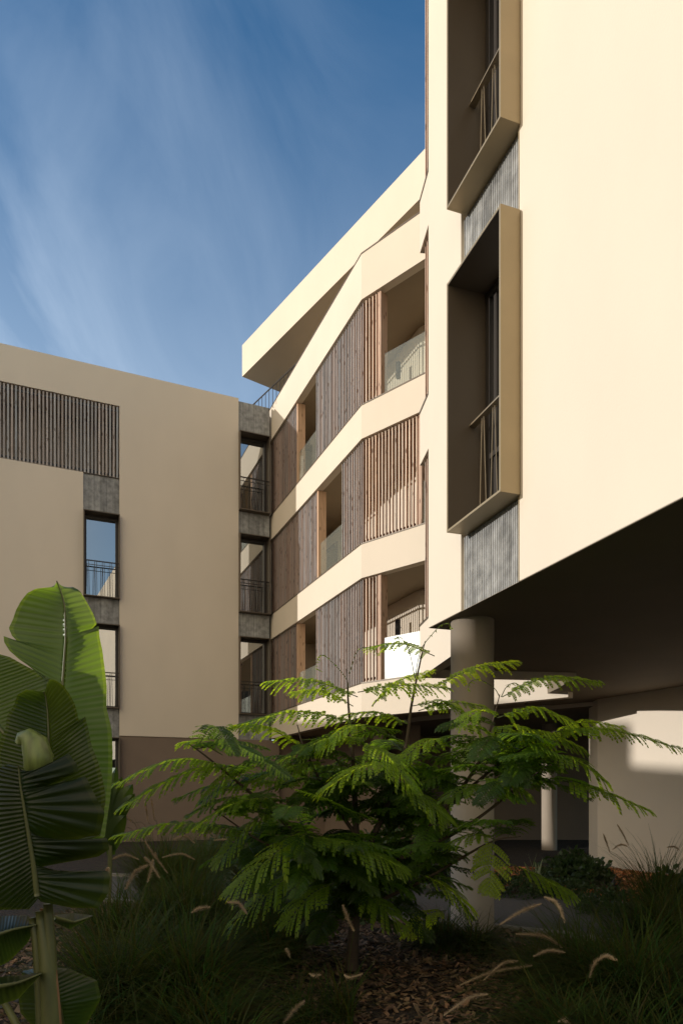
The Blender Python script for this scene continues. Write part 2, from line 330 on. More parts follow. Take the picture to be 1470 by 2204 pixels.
for r, (z0, z1) in enumerate(((TP[0], LV[1]), (TP[1], LV[2]), (TP[2], LV[3]))):
    za, zb = z0+.03, z1-.012
    if r != 1:
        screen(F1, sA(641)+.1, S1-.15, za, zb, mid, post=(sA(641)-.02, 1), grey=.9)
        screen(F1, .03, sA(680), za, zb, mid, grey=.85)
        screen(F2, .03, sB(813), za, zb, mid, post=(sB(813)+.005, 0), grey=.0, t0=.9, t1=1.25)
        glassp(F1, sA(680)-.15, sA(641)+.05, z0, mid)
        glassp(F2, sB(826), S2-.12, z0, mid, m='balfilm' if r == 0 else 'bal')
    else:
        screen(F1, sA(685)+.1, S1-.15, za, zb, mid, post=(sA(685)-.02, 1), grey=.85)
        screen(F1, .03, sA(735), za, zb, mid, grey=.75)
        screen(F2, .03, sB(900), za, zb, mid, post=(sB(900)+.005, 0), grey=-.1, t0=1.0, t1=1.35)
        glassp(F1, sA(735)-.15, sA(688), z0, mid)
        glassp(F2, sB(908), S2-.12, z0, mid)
# overhanging roof slab: outline from the visible front edge, with real depth behind it
ra, rb = (-3.39, 23.5), (1.99, 16.3)
R = Fr(ra, (rb[0]-ra[0], rb[1]-ra[1]), (-1, -1)); rl = sqrt((rb[0]-ra[0])**2+(rb[1]-ra[1])**2)
b = MB(); b.prism([R.p(0), R.p(rl+4), R.p(rl+4, -7), R.p(0, -7)], 14.2+EYE, 15.27+EYE); b.build('roof_slab', 'cream', mid)
b = MB(); b.prism([R.p(1.6, -2.2), R.p(rl+3, -2.2), R.p(rl+3, -7.5), R.p(1.6, -7.5)], 11.6+EYE, 14.2+EYE-.003); b.build('penthouse_wall', 'ceil', mid)
# terrace railing seen beyond the parapet
b = MB(); r0 = F1.p(4.6, -.25); 
p0, p1 = F1.p(5.0, -.3), (-3.25, 23.3)
for k in range(16):
    x, y = p0[0]+(p1[0]-p0[0])*k/15, p0[1]+(p1[1]-p0[1])*k/15
    b.tube([(x, y, 12.2+EYE), (x, y, 12.86+EYE)], .01, 5)
b.tube([(p0[0], p0[1], 12.88+EYE), (p1[0], p1[1], 12.88+EYE)], .022, 6); b.build('terrace_railing', 'darkrail', mid)
# recessed ground floor
b = MB(); b.box(F1, 6.98, 7.12, -2.4, -.21, -EYE, LV[0]+.128); b.build('ground_floor_end_wall', 'brown', mid)
b = MB(); b.prism([F1.p(13, -1.9), F1.p(1.15, -1.9), F1.p(1.15, -2.2), F1.p(13, -2.2)], 0, LV[0]+EYE+.018); b.build('ground_floor_wall', 'brown', mid)
for q in ((F2.p(5.6, -5.2)), ):
    b = MB(); x, y = 5.28, 17.5
    b.tube([(x, y, 0), (x, y, LV[0]+EYE+.02)], .19, 28); b.build('column', 'taupe', mid, True)
b = MB(); b.prism([(1.2, 21.2), (13, 21.2), (13, 21.5), (1.2, 21.5)], 0, LV[0]+EYE+.3); b.build('passage_wall', 'brown', mid)
b = MB(); b.prism([(0.8, 17.5), (1.1, 17.3), (1.6, 21.2), (1.3, 21.2)], 0, LV[0]+EYE+.018); b.build('passage_side_wall', 'brown', mid)
b = MB(); b.prism([F2.p(6.4, -.2), F2.p(6.4, -9), F1.p(-1, -6.5), loff(1.72)[1], F2.p(6.4, -1.72)][::-1], LV[0]+EYE+.024, LV[0]+EYE+.3)
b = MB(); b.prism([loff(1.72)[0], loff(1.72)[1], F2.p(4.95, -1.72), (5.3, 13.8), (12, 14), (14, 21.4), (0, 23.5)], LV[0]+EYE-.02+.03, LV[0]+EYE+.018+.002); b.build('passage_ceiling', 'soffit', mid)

# ------------------------------------------------------------ left wing
lw = empty('left_apartment_wing', (Lw.p(5)[0], Lw.p(5)[1], 0), 'shaded cream apartment wing on the left with recessed window strips and a slatted loggia', 'building')
lw.name = 'apartment_building'
L = Lw.s; SE = 9.95; Z0 = 1.66; ZT = 12.36
c2a, c2b, c1a, c1b, scb = L(583)+.0, L(514), L(258), L(180), L(255)
b = MB()
b.box(Lw, c2b, c1a, -.3, 0, Z0, ZT)
b.box(Lw, c1b, SE, -.3, 0, Z0, 9.2)
b.box(Lw, c1a, SE, -.3, 0, 11.32, ZT)
b.build('wall', 'cream', lw)
b = MB(); b.box(Lw, -.3, c1a, -.33, -.03, -EYE, Z0-.004); b.box(Lw, c1b, SE, -.33, -.03, -EYE, Z0-.004)
b.box(Lw, c1a, c1b, -.33, -.03, -EYE, -.95); b.build('base_wall', 'brown', lw)
b = MB(); b.prism([Lw.p(-.5, -1.5), Lw.p(SE, -1.5), Lw.p(SE, -10), Lw.p(-2, -10)], 0, 11.9+EYE); b.build('inner_wall', 'ceil', lw)
b = MB(); b.box(Lw, c1a-.7, SE-.31, -1.48, -1.44, 9.12, 11.44); b.build('loggia_back_wall', 'taupe', lw)
b = MB(); b.box(Lw, SE-.3, SE, -10, -.302, -EYE, ZT); b.build('end_wall', 'cream', lw)
b = MB(); b.box(Lw, 0, SE-.31, -10, -.302, 11.9, 12.2); b.build('roof', 'ceil', lw)
b = MB(); b.box(Lw, c1b-.6, SE-.31, -1.49, -.302, 8.9, 9.1); b.build('loggia_floor', 'ceil', lw)
b = MB(); b.box(Lw, c1a-.6, SE-.31, -1.49, -.302, 11.45, 11.6); b.build('loggia_ceiling', 'cream', lw)
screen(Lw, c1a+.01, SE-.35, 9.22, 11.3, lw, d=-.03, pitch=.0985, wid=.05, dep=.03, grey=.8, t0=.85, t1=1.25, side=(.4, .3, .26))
b = MB(); b.box(Lw, c1a, SE-.35, -.3, -.01, 9.2, 9.215); b.build('loggia_sill', 'trim', lw)
b = MB(); b.box(Lw, c1a+.55, c1a+.75, -1.438, -1.42, 9.5, 9.95); b.build('loggia_door', 'black', lw)
def fluted(fr, s0, s1, z0, z1, parent, d0=-.12, pitch=.034, d=-.05, depth=.009):
    b = MB(); n = int((s1-s0)/pitch); p = (s1-s0)/n
    b.tone = (.45, .45, .45); b.box(fr, s0, s1, d0, d-depth, z0, z1)
    tl = .9
    for i in range(n):
        if i % 5 == 0: tl = random.uniform(.8, 1.2)
        v = tl*random.uniform(.93, 1.07); b.tone = (v, v, v)
        g_ = .003 if i % 5 else .009
        a = s0+p*i+g_; e = s0+p*(i+1)-.004
        q = [fr.p(a, d-depth+.0005), fr.p(a+.004, d), fr.p(e-.006, d+random.uniform(-.002, .001)), fr.p(e, d-depth+.0005)]
        b.prism(q, z0+EYE, z1+EYE)
    return b.build('fluted_stone_panel', 'stone', parent)
def window(fr, s0, s1, z0, z1, parent, out=.14, inn=-.22, room=True, bars=9, rail=True, frame='trim', split=None):
    t = .025; b = MB()
    b.box(fr, s0, s0+t, inn-.05, out, z0, z1); b.box(fr, s1-t, s1, inn-.05, out, z0, z1)
    b.box(fr, s0+t, s1-t, inn-.05, out-.002, z1-t, z1-.001); b.box(fr, s0+t, s1-t, inn-.05, out-.002, z0+.001, z0+t)
    w_ = b.build('window', frame, parent)
    a0, a1, y0, y1 = s0+t+.002, s1-t-.002, z0+t+.002, z1-t-.002; k = .07; b = MB()
    b.box(fr, a0, a0+k, inn-.04, inn+.03, y0, y1); b.box(fr, a1-k, a1, inn-.04, inn+.03, y0, y1)
    b.box(fr, a0+k, a1-k, inn-.04, inn+.029, y1-k, y1-.001); b.box(fr, a0+k, a1-k, inn-.04, inn+.029, y0+.001, y0+k)
    if split: b.box(fr, split-.035, split+.035, inn-.04, inn+.028, y0+k, y1-k)
    b.build('sash', 'darkrail', w_)
    b = MB(); b.box(fr, a0+k-.001, a1-k+.001, inn-.02, inn-.012, y0+k, y1-k); b.build('pane', 'pane', w_)
    b = MB(); b.box(fr, a0+.3*(a1-a0), a1-k, inn-.2, inn-.17, y0+k, y1-k); b.build('curtain', 'curtain', w_)
    if rail:
        b = MB(); zr = z0+1.02; dd = out-.08
        b.box(fr, s0+t, s1-t, dd-.02, dd+.02, zr, zr+.025); b.box(fr, s0+t, s1-t, dd-.008, dd+.008, zr-.11, zr-.095)
        for i in range(bars):
            a = s0+t+(s1-s0-2*t)*(i+.5)/bars
            if i % 2: a += .02
            b.tube([(*fr.p(a, dd), z0+EYE+t), (*fr.p(a+(.018 if i % 2 else -.018), dd), zr+EYE)], .0075, 5)
        b.build('window_railing', 'darkrail', w_)
    return w_
for i, (z0, z1) in enumerate(((2.44, 4.88), (5.64, 8.1))):
    window(Lw, c1a, c1b, z0, z1, lw)
window(Lw, c1a, c1b, -.9, 1.6, lw, rail=False)
fluted(Lw, c1a, c1b, 8.1, 9.2, lw); fluted(Lw, c1a, c1b, 4.88, 5.64, lw); fluted(Lw, c1a, c1b, 1.6, 2.44, lw)
for z0, z1 in ((2.44, 4.88), (5.64, 8.1), (8.84, 11.3)): window(Lw, .06, c2b-.0, z0, z1, lw, out=.16)
for z0, z1 in ((1.66, 2.44), (4.88, 5.64), (8.1, 8.84), (11.3, 12.3)): fluted(Lw, .02, c2b, z0, z1, lw)

# ------------------------------------------------------------ right block on columns
rb_ = empty('apartment_building', (A.p(0)[0], A.p(0)[1], 0), 'sunlit cream block overhanging on a round column, with deep bronze bay windows', 'building')
SO = 1.83; RT = 12.5; SN = -15
st1 = A.s(992); e1 = A.s(922); zb = SO+.001
b = MB(); b.box(A, SN, 0, -.3, 0, SO, RT); b.build('wall', 'cream', rb_)
C1 = A.p(e1, 0); 
b = MB(); b.box(A, st1, e1, -.3, 0, SO, RT); b.box(A, e1-.3, e1, -.85, -.302, SO, RT); b.build('corner_wall', 'cream', rb_)
C2 = isect(A.p(e1), A.n, F3.o, F3.u); F3E = F3.p(.42)
foot = [A.p(SN), C1, C2, F3E, (3.72, 11.22), (3.8, 12.0), (3.8, 14.3), (14, 17), (14, -9)]
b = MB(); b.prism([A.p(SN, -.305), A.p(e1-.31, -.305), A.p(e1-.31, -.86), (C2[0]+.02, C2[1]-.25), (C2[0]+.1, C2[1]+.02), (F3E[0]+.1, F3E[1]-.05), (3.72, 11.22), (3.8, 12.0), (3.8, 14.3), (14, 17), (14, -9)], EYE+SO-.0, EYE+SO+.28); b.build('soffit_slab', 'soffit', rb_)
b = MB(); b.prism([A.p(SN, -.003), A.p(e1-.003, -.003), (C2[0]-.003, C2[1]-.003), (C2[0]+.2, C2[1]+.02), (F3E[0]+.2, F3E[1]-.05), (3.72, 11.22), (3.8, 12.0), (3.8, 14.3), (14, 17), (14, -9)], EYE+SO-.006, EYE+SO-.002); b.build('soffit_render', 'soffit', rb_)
# band of the soffit under the front wall thickness
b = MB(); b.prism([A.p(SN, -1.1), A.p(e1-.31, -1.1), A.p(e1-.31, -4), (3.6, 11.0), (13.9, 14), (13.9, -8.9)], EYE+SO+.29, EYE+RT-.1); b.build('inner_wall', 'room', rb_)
def band3(z0, z1):
    b = MB(); s0 = -((F3.o[1]-C2[1])/F3.u[1])-.0
    b.box(F3, s0, .42, -.16, 0, z0, z1); b.box(F3, .26, .42, -2.4, -.161, z0, z1)
    o = b.build('balcony_band', 'cream', rb_); return s0
for z0, z1 in zip(LV[:3], TP[:3]):
    s0 = band3(z0, z1)
    b = MB(); b.box(F3, s0, .43, -.17, .012, z1+.002, z1+.028); b.build('band_capping', 'trim', rb_)
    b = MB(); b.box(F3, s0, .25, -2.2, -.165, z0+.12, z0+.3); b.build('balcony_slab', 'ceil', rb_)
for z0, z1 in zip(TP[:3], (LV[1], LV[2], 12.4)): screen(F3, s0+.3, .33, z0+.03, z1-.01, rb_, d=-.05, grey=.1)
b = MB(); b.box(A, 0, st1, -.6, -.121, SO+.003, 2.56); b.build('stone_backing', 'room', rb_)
bays = [(2.57, 5.03), (5.77, 8.23), (8.97, 11.4)]
zz_ = [SO-.004]+[v for q in bays for v in q]+[RT]
for i in range(0, len(zz_), 2): fluted(A, .012, st1, zz_[i], zz_[i+1], rb_, d0=-.13, d=-.03, pitch=.0325)
b = MB(); b.box(A, -.003, .010, -.13, .004, SO, RT); b.build('panel_edge_trim', 'bronze', rb_)
for z0, z1 in bays:
    b = MB(); s0_, s1_, o_, i_ = -.022, .965, .2, -.33; t = .022
    b.box(A, s0_, s0_+t, .005, o_, z0, z1); b.box(A, s0_+.04, s0_+.055, i_, .005, z0+t, z1-t)
    b.box(A, s1_-t, s1_, i_, o_, z0, z1)
    b.box(A, s0_+t, s1_-t, i_, o_-.0015, z1-t, z1-.001); b.box(A, s0_+t, s1_-t, i_, o_-.0015, z0+.001, z0+t)
    w_ = b.build('bay_window', 'bronze', rb_)
    b = MB(); b.box(A, s1_-t-.004, s1_-t-.0005, i_+.01, o_-.004, z0+t+.001, z1-t-.002); b.box(A, s0_+t+.0005, s0_+t+.004, .006, o_-.004, z0+t+.001, z1-t-.002)
    b.box(A, s0_+t+.005, s1_-t-.005, i_+.01, o_-.004, z1-t-.0045, z1-t-.0015); b.build('bay_shade_lining', 'bay_shade', w_)  # shade inside the bay put into darker brown sheets over the bronze
    b = MB(); a0, a1 = .03, s1_-t-.002; y0, y1 = z0+t+.002, z1-t-.002; k = .075
    b.box(A, a0, a0+k, -.3, -.22, y0, y1); b.box(A, a1-k, a1, -.3, -.22, y0, y1); b.box(A, a0+k, a1-k, -.3, -.221, y1-k, y1-.001); b.box(A, a0+k, a1-k, -.3, -.221, y0+.001, y0+k)
    b.box(A, a0+k, a1-k, -.3, -.222, z0+.75, z0+.8)
    b.box(A, a1-k-.1, a1-k-.05, -.3, -.24, y0+k, y1-k)
    b.build('sash', 'darkrail', w_)
    b = MB(); b.box(A, a0+k-.001, a1-k+.001, -.27, -.262, y0+k, y1-k); b.build('pane', 'pane', w_)
    b = MB(); b.box(A, a0+k, a1-k-.2, -.42, -.4, y0+k, y1-k); b.build('curtain', 'curtain', w_)
    b = MB(); zr = z0+1.075; dd = -.07
    b.box(A, 0.03, s1_-t-.001, dd-.035, dd+.035, zr, zr+.014); b.build('handrail', 'rail', w_)
    b = MB()
    for j in range(4):
        a = .13+j*.2
        b.tube([(*A.p(a-.07, dd), z0+EYE+t), (*A.p(a-.017, dd), zr+EYE)], .005, 5)
        b.tube([(*A.p(a+.065, dd), z0+EYE+t), (*A.p(a+.017, dd), zr+EYE)], .005, 5)
    b.build('baluster_rods', 'rail', w_)
# column under the corner
cx, cy = (1016-CX)/F*7.33, 7.33
b = MB(); b.tube([(cx, cy, 0), (cx, cy, SO+EYE+.002)], .228, 48); b.build('column', 'taupe', rb_, True)
# ground floor wall on the right below the block
b = MB(); b.prism([(5.02, 13.5), (5.9, 11.75), (8.8, 6.0), (9.2, 6.2), (9.2, 14.5), (5.1, 14.2)], 0, SO+EYE-.002); b.build('ground_floor_wall', 'cream', rb_)
# wall lamps on the balcony back walls and the small potted plant
for px, py, Yd, lab in ((857, 797, None, 'dark cylinder wall lamp behind the glass of the top right balcony'), (856, 1350, None, 'dark cylinder wall lamp above the glaring glass of the lowest balcony')):
    s_ = F2.s(px, -1.62); x, y = F2.p(s_, -1.62); z = EYE+(HY-py)/F*y
    e = empty('wall_lamp', (x, y, z), lab, 'wall lamp', 'cylinder wall lamps on the balconies')
    b = MB(); b.tube([(x, y, z-.19), (x, y, z+.19)], .062, 20); b.build('lamp_body', 'black', e, True)
    b = MB(); xa, ya = F2.p(s_+.02, -1.7); b.tube([(x, y, z), (xa, ya, z)], .03, 8); b.build('bracket', 'black', e)
# added unseen wall left of frame
shade_block = empty('apartment_building', (-27, 8, 0), 'unseen stepped cream wall added left of the garden to cast its shade', 'building')
def qx(q, X): return q+.1739*X
def shade_wall(q0, q1, h, name='wall'):
    X = -26; b = MB(); b.prism([(X, qx(q0, X)), (X, qx(q1, X)), (X-1, qx(q1, X-1)), (X-1, qx(q0, X-1))], 0, h); return b.build(name, 'cream', shade_block)
for q0, q1, zl, nm in SHADE_STEPS: shade_wall(q0, q1, zl+5.45, nm)
# ------------------------------------------------------------ feathery tree
def npbuild(name, V, Q, tones, m, parent=None, tri=None):
    me = bpy.data.meshes.new(name); V = np.asarray(V, dtype=np.float32); Q = np.asarray(Q, dtype=np.int32)
    me.vertices.add(len(V)); off = Vector((0, 0, 0)) if parent is None else parent_loc(parent)
    me.vertices.foreach_set('co', (V-np.array(off, dtype=np.float32)).ravel())
    me.loops.add(Q.size); me.loops.foreach_set('vertex_index', Q.ravel())
    me.polygons.add(len(Q)); k = Q.shape[1]
    me.polygons.foreach_set('loop_start', np.arange(0, Q.size, k, dtype=np.int32)); me.polygons.foreach_set('loop_total', np.full(len(Q), k, dtype=np.int32))
    me.update(calc_edges=True); me.validate()
    a = me.color_attributes.new('tone', 'FLOAT_COLOR', 'CORNER')
    c = np.ones((len(Q), k, 4), dtype=np.float32); c[:, :, :3] = np.asarray(tones, dtype=np.float32)[:, None, :]
    a.data.foreach_set('color', c.ravel()); me.materials.append(M[m]); o = bpy.data.objects.new(name, me); COL.objects.link(o)
    if parent is not None: o.parent = parent
    return o
class Q4:
    def __init__(s): s.V = []; s.T = []
    def quads(s, arr, tone):         # arr (n,4,3)
        s.V.append(arr.reshape(-1, 3)); t = np.asarray(tone, dtype=np.float32); s.T.append(np.broadcast_to(t, (len(arr), 3)) if t.ndim == 1 else t)
    def build(s, name, m, parent=None):
        V = np.concatenate(s.V); T = np.concatenate(s.T); return npbuild(name, V, np.arange(len(V)).reshape(-1, 4), T, m, parent)
def nrm(v): return v/np.maximum(np.linalg.norm(v, axis=-1, keepdims=True), 1e-9)
def curve(P, n):                     # Catmull-Rom through P
    P = np.asarray(P, float)
    if len(P) == 2: return P[0]+(P[1]-P[0])*np.linspace(0, 1, n)[:, None]
    Pp = np.vstack([2*P[0]-P[1], P, 2*P[-1]-P[-2]]); t = np.linspace(0, len(P)-1-1e-6, n); i = t.astype(int); f = (t-i)[:, None]
    a, b, c, d = Pp[i], Pp[i+1], Pp[i+2], Pp[i+3]
    return .5*((2*b)+(-a+c)*f+(2*a-5*b+4*c-d)*f*f+(-a+3*b-3*c+d)*f**3)
crown = Q4(); stalks = MB()
def frond(base, tip, W=.16, arch=.12, droop=.62, up=(0, 0, 1), npin=None, tone=None, dull=0, fold=.35):
    base, tip = np.array(base, float), np.array(tip, float); L = np.linalg.norm(tip-base); up = np.array(up, float)
    npin = npin or max(12, int(L/.031)); mid_ = (base+tip)/2+up*L*arch
    side = rng.normal(0, .03*L, 3); C = curve([base, mid_+side, tip], npin+1); tg = nrm(np.gradient(C, axis=0))
    if dull < 2: stalks.tube([tuple(p) for p in C[::3]]+[tuple(C[-1])], [max(.0012, .004*(1-i/(len(C)/3+1))) for i in range(len(C[::3])+1)], 4, False)
    sd = nrm(np.cross(tg, up)); nn = nrm(np.cross(sd, tg)); tone = tone if tone is not None else np.array([1, 1, 1])*rng.uniform(.75, 1.2)
    t = np.linspace(0, 1, npin+1); prof = np.clip(np.sin(pi*np.clip(.14+.83*t, 0, 1))**.55, .15, 1); ns = 9 if dull < 1 else 6
    hw = L/npin*.52
    for s_ in (-1, 1):
        idx = np.arange(2, npin+1); c = C[idx]; T_ = tg[idx]; S = sd[idx]*s_; U = nn[idx]
        ang = .42+.5*t[idx][:, None]**2+rng.normal(0, .07, (len(idx), 1)); D = nrm(S*np.cos(ang)+T_*np.sin(ang)+U*fold*rng.uniform(.6, 1.3, (len(idx), 1)))
        W_ = (W*prof[idx]*rng.uniform(.88, 1.08, len(idx)))[:, None]; dr = droop*rng.uniform(.75, 1.3, (len(idx), 1))
        keep = rng.random(len(idx)) > .02
        r = np.linspace(0, 1, ns+1)
        wid = nrm(T_-D*(T_*D).sum(1, keepdims=True))
        P = [c+D*W_*x+np.array([0, 0, -1])*W_*dr*x*x for x in r]
        for k in range(ns):
            a, b = P[k], P[k+1]; d = b-a; pr = .8 if k == 0 else (.62 if k == ns-1 else 1)
            a2 = a+d*.06; b2 = a+d*.86; w0 = wid*hw*pr*.9; w1 = wid*hw*pr*1.02; tw = nrm(np.cross(wid, d))*hw*.25
            for q in (1, -1):
                arr = np.stack([a2, a2+w0*q+d*.22-tw, b2+w1*q+d*.3-tw, b2], 1)[keep]
                tn = np.outer(rng.uniform(.85, 1.15, keep.sum()), tone)
                if k >= ns-1: tn = tn*np.array([1.08, 1.0, .9])
                crown.quads(arr, tn)
TY = 5.6
def fp(p0, p1, Y0=None, Y1=None, **k):
    Y0 = Y0 or TY; Y1 = Y1 or Y0-.15; frond(at(*p0, Y0), at(*p1, Y1), **k)
# fronds that stand out: (base px), (tip px), depths, half width, arch
HERO = [((770,1500),(575,1468),5.5,5.2,.15,.10),((765,1555),(490,1570),5.4,5.0,.15,.10),((760,1520),(630,1490),5.7,5.8,.13,.12),
 ((650,1610),(500,1562),5.3,5.0,.13,.1),((480,1625),(388,1600),5.0,4.9,.10,.12),((500,1650),(248,1688),5.0,4.7,.13,.10),((565,1650),(262,1738),5.1,4.7,.14,.08),
 ((540,1790),(248,1800),5.0,4.8,.12,.10),((600,1720),(428,1775),4.9,4.7,.13,.12),((590,1740),(470,1860),5.0,4.8,.13,.05),((770,1490),(960,1480),5.4,5.1,.14,.08),
 ((930,1480),(1112,1425),5.4,5.1,.12,.10),((800,1520),(930,1445),5.5,5.6,.12,.1),((1080,1500),(1288,1468),5.3,5.0,.115,.10),((935,1412),(792,1395),5.5,5.3,.10,.14),
 ((1070,1540),(985,1562),5.1,4.9,.11,.16),((1070,1545),(1235,1556),5.3,5.1,.12,.14),((1190,1575),(1468,1612),5.2,4.8,.12,.08),((1165,1590),(1335,1565),5.5,5.4,.11,.12),
 ((1060,1570),(1180,1600),5.2,4.9,.14,.1),((1080,1580),(1250,1610),5.2,4.9,.16,.10),((1160,1625),(1300,1680),5.0,4.7,.14,.10),((1210,1680),(1395,1745),5.0,4.7,.13,.06),
 ((1030,1680),(1130,1712),4.9,4.7,.13,.1),((1050,1690),(960,1720),5.0,4.8,.12,.1),((1062,1800),(965,1818),4.9,4.8,.10,.1),
 ((665,1790),(505,1915),4.8,4.5,.20,.10),((665,1800),(865,1868),4.8,4.5,.17,.12),((785,1600),(880,1690),5.1,4.8,.16,.1),((790,1560),(690,1620),5.1,4.9,.11,.14),
 ((790,1590),(600,1640),5.2,4.9,.15,.1),((560,1640),(440,1720),5.1,4.9,.14,.08),((620,1690),(480,1700),5.2,5.0,.13,.1),((700,1640),(560,1680),5.2,4.9,.15,.1),
 ((960,1590),(860,1640),5.2,5.0,.14,.1),((980,1560),(1090,1600),5.3,5.1,.14,.1),((880,1560),(740,1540),5.6,5.4,.13,.1),((900,1530),(1040,1520),5.6,5.5,.12,.1),
 ((830,1640),(700,1700),4.9,4.7,.16,.1),((860,1700),(960,1760),4.9,4.7,.15,.1),((640,1870),(500,1990),4.8,4.6,.16,.06),((720,1900),(620,1985),4.8,4.6,.15,.08),
 ((900,1880),(1010,1950),5.0,4.9,.15,.05),((960,1960),(880,2010),5.3,5.1,.12,.1),((1100,1860),(1230,1930),5.2,5.0,.14,.05),((780,1920),(860,1990),5.0,4.8,.15,.08)]
for b_, t_, Y0, Y1, W, ar in HERO: fp(b_, t_, Y0, Y1, W=W*1.45, arch=ar, tone=np.array([1.25, 1.12, 1])*rng.uniform(.9, 1.3)*((1.4, 1.3, .9) if rng.random() < .3 else 1))  # outer fronds toned brighter to look sunlit
# the yellowing frond that hangs below the right hand stems
frond(at(1062, 1802, 4.85), at(1052, 1918, 4.6), W=.155, arch=0, up=(0, -1, .15), tone=(1.9, 1.5, .8), fold=.05, droop=.25)
for b_, t_ in (((765,1750),(640,1700)),((560,1770),(480,1745))): frond(at(*b_, 5.0), at(*t_, 4.8), W=.06, arch=.1, tone=(1.6, 1.5, .8))
# curled new shoots
for pts in (((750,1500),(745,1460),(700,1412),(684,1418),(682,1440)), ((752,1450),(770,1400),(800,1395),(812,1410)), ((893,1460),(905,1400),(930,1365),(950,1345),(966,1342),(972,1352)), ((893,1460),(880,1400),(862,1372),(850,1374)),
            ((1075,1500),(1062,1480),(1030,1462),(1010,1470),(1008,1485)), ((1078,1500),(1090,1478),(1108,1470),(1118,1485))):
    C = curve([at(*p, 5.4) for p in pts], 14); stalks.tube([tuple(p) for p in C], [.004*(1-i/18) for i in range(14)], 5)
    for p in C[5:]:
        for _ in range(3):
            a = p; d = np.array([rng.normal(0, 1), rng.normal(0, .5), -abs(rng.normal(.6, .4))])*.016; u = np.array([.004, .001, .003])
            crown.quads(np.array([[a-u, a+u, a+d+u*.4, a+d-u*.4]]), (1.5, 1.3, .8))
# trunk and stems
stems = [(((757,2085),5.55),((762,1990),5.5),((768,1880),5.45),((765,1760),5.45),((760,1640),5.4),((750,1520),5.4),((746,1440),5.4)),
 (((764,1940),5.5),((700,1850),5.3),((600,1760),5.1),((520,1690),5.0),((440,1625),4.95),((405,1600),4.95)),
 (((766,1900),5.5),((640,1840),5.2),((560,1810),5.0),((430,1720),4.95)),
 (((765,1960),5.5),((860,1850),5.3),((960,1740),5.2),((1030,1640),5.2),((1058,1560),5.25),((1075,1495),5.3)),
 (((768,1880),5.45),((830,1740),5.4),((870,1620),5.45),((885,1520),5.5),((905,1420),5.5),((915,1380),5.5)),
 (((860,1850),5.3),((1000,1780),5.1),((1120,1690),5.0),((1200,1630),5.0)),
 (((767,1800),5.45),((700,1700),5.4),((655,1610),5.4),((640,1560),5.4)),
 (((960,1740),5.2),((1080,1640),5.2),((1190,1575),5.2)), (((765,1960),5.5),((900,1900),5.2),((1050,1815),4.95),((1120,1800),4.95)),
 (((764,1985),5.5),((700,1900),5.1),((665,1800),4.85))]
tree = empty('feathery_leaf_tree', tuple(at(757, 2085, 5.55)), 'young tree with feathery fern-like fronds in front of the round column', 'tree')
tb = MB(); SP = []
for i, s_ in enumerate(stems):
    C = curve([at(*p, y) for p, y in s_], 26); r0 = (.05, .022, .018, .026, .022, .016, .014, .013, .016, .014)[i]
    (tb if i == 0 else tb).tube([tuple(p) for p in C], [r0*(1-k/25)**1.25+.0035 for k in range(26)], 8)
    SP += [(C[k], nrm(C[min(k+1, 25)]-C[k-1])) for k in range(6, 26)]
# filler fronds all round the stems, in whorls that spread outward and arch over
for k in range(230):
    p, d = SP[rng.integers(len(SP))]; az = rng.uniform(0, 2*pi); el = rng.uniform(-.1, .45)
    dr = np.array([cos(az), sin(az), 0])
    Lf = rng.uniform(.45, .85); e = p+dr*Lf*cos(el)+np.array([0, 0, Lf*sin(el)-.12])
    px = CX+F*e[0]/e[1]; py = HY-F*(e[2]-EYE)/e[1]
    top = np.interp(px, [250, 420, 560, 700, 760, 850, 960, 1060, 1180, 1300, 1460], [1720, 1640, 1560, 1500, 1500, 1530, 1530, 1520, 1560, 1640, 1700])
    if py < top+30 or (930 < px < 1085 and py > 1620 and rng.random() < .55) or px < 330 or px > 1330 or (px < 560 and py > 1800) or (px > 1150 and py > 1720): continue
    frond(p, e, W=rng.uniform(.12, .17), arch=rng.uniform(.08, .16), droop=.5, dull=1, tone=np.array([.9, 1, .95])*rng.uniform(.35, .85))  # darker tone paints the shaded inside of the crown
for k in range(150):
    # lower interior mass
    px, py = rng.normal(800, 150), rng.uniform(1640, 1950); Y = rng.uniform(5.2, 6.2)
    if px > 1120 or px < 520 or px > 930: continue
    p = np.array(at(px, py, Y)); az = rng.uniform(0, 2*pi); Lf = rng.uniform(.4, .65)
    frond(p, p+np.array([cos(az)*Lf, sin(az)*Lf, rng.uniform(-.3, .05)]), W=.14, arch=.12, dull=1, tone=np.array([.8, .95, .9])*rng.uniform(.25, .55))  # low tone puts the crown's inner shade into these fronds
tb.build('trunk', 'bark', tree, True); crown.build('crown', 'frond', tree); stalks.build('leaf_stalks', 'twig', tree)

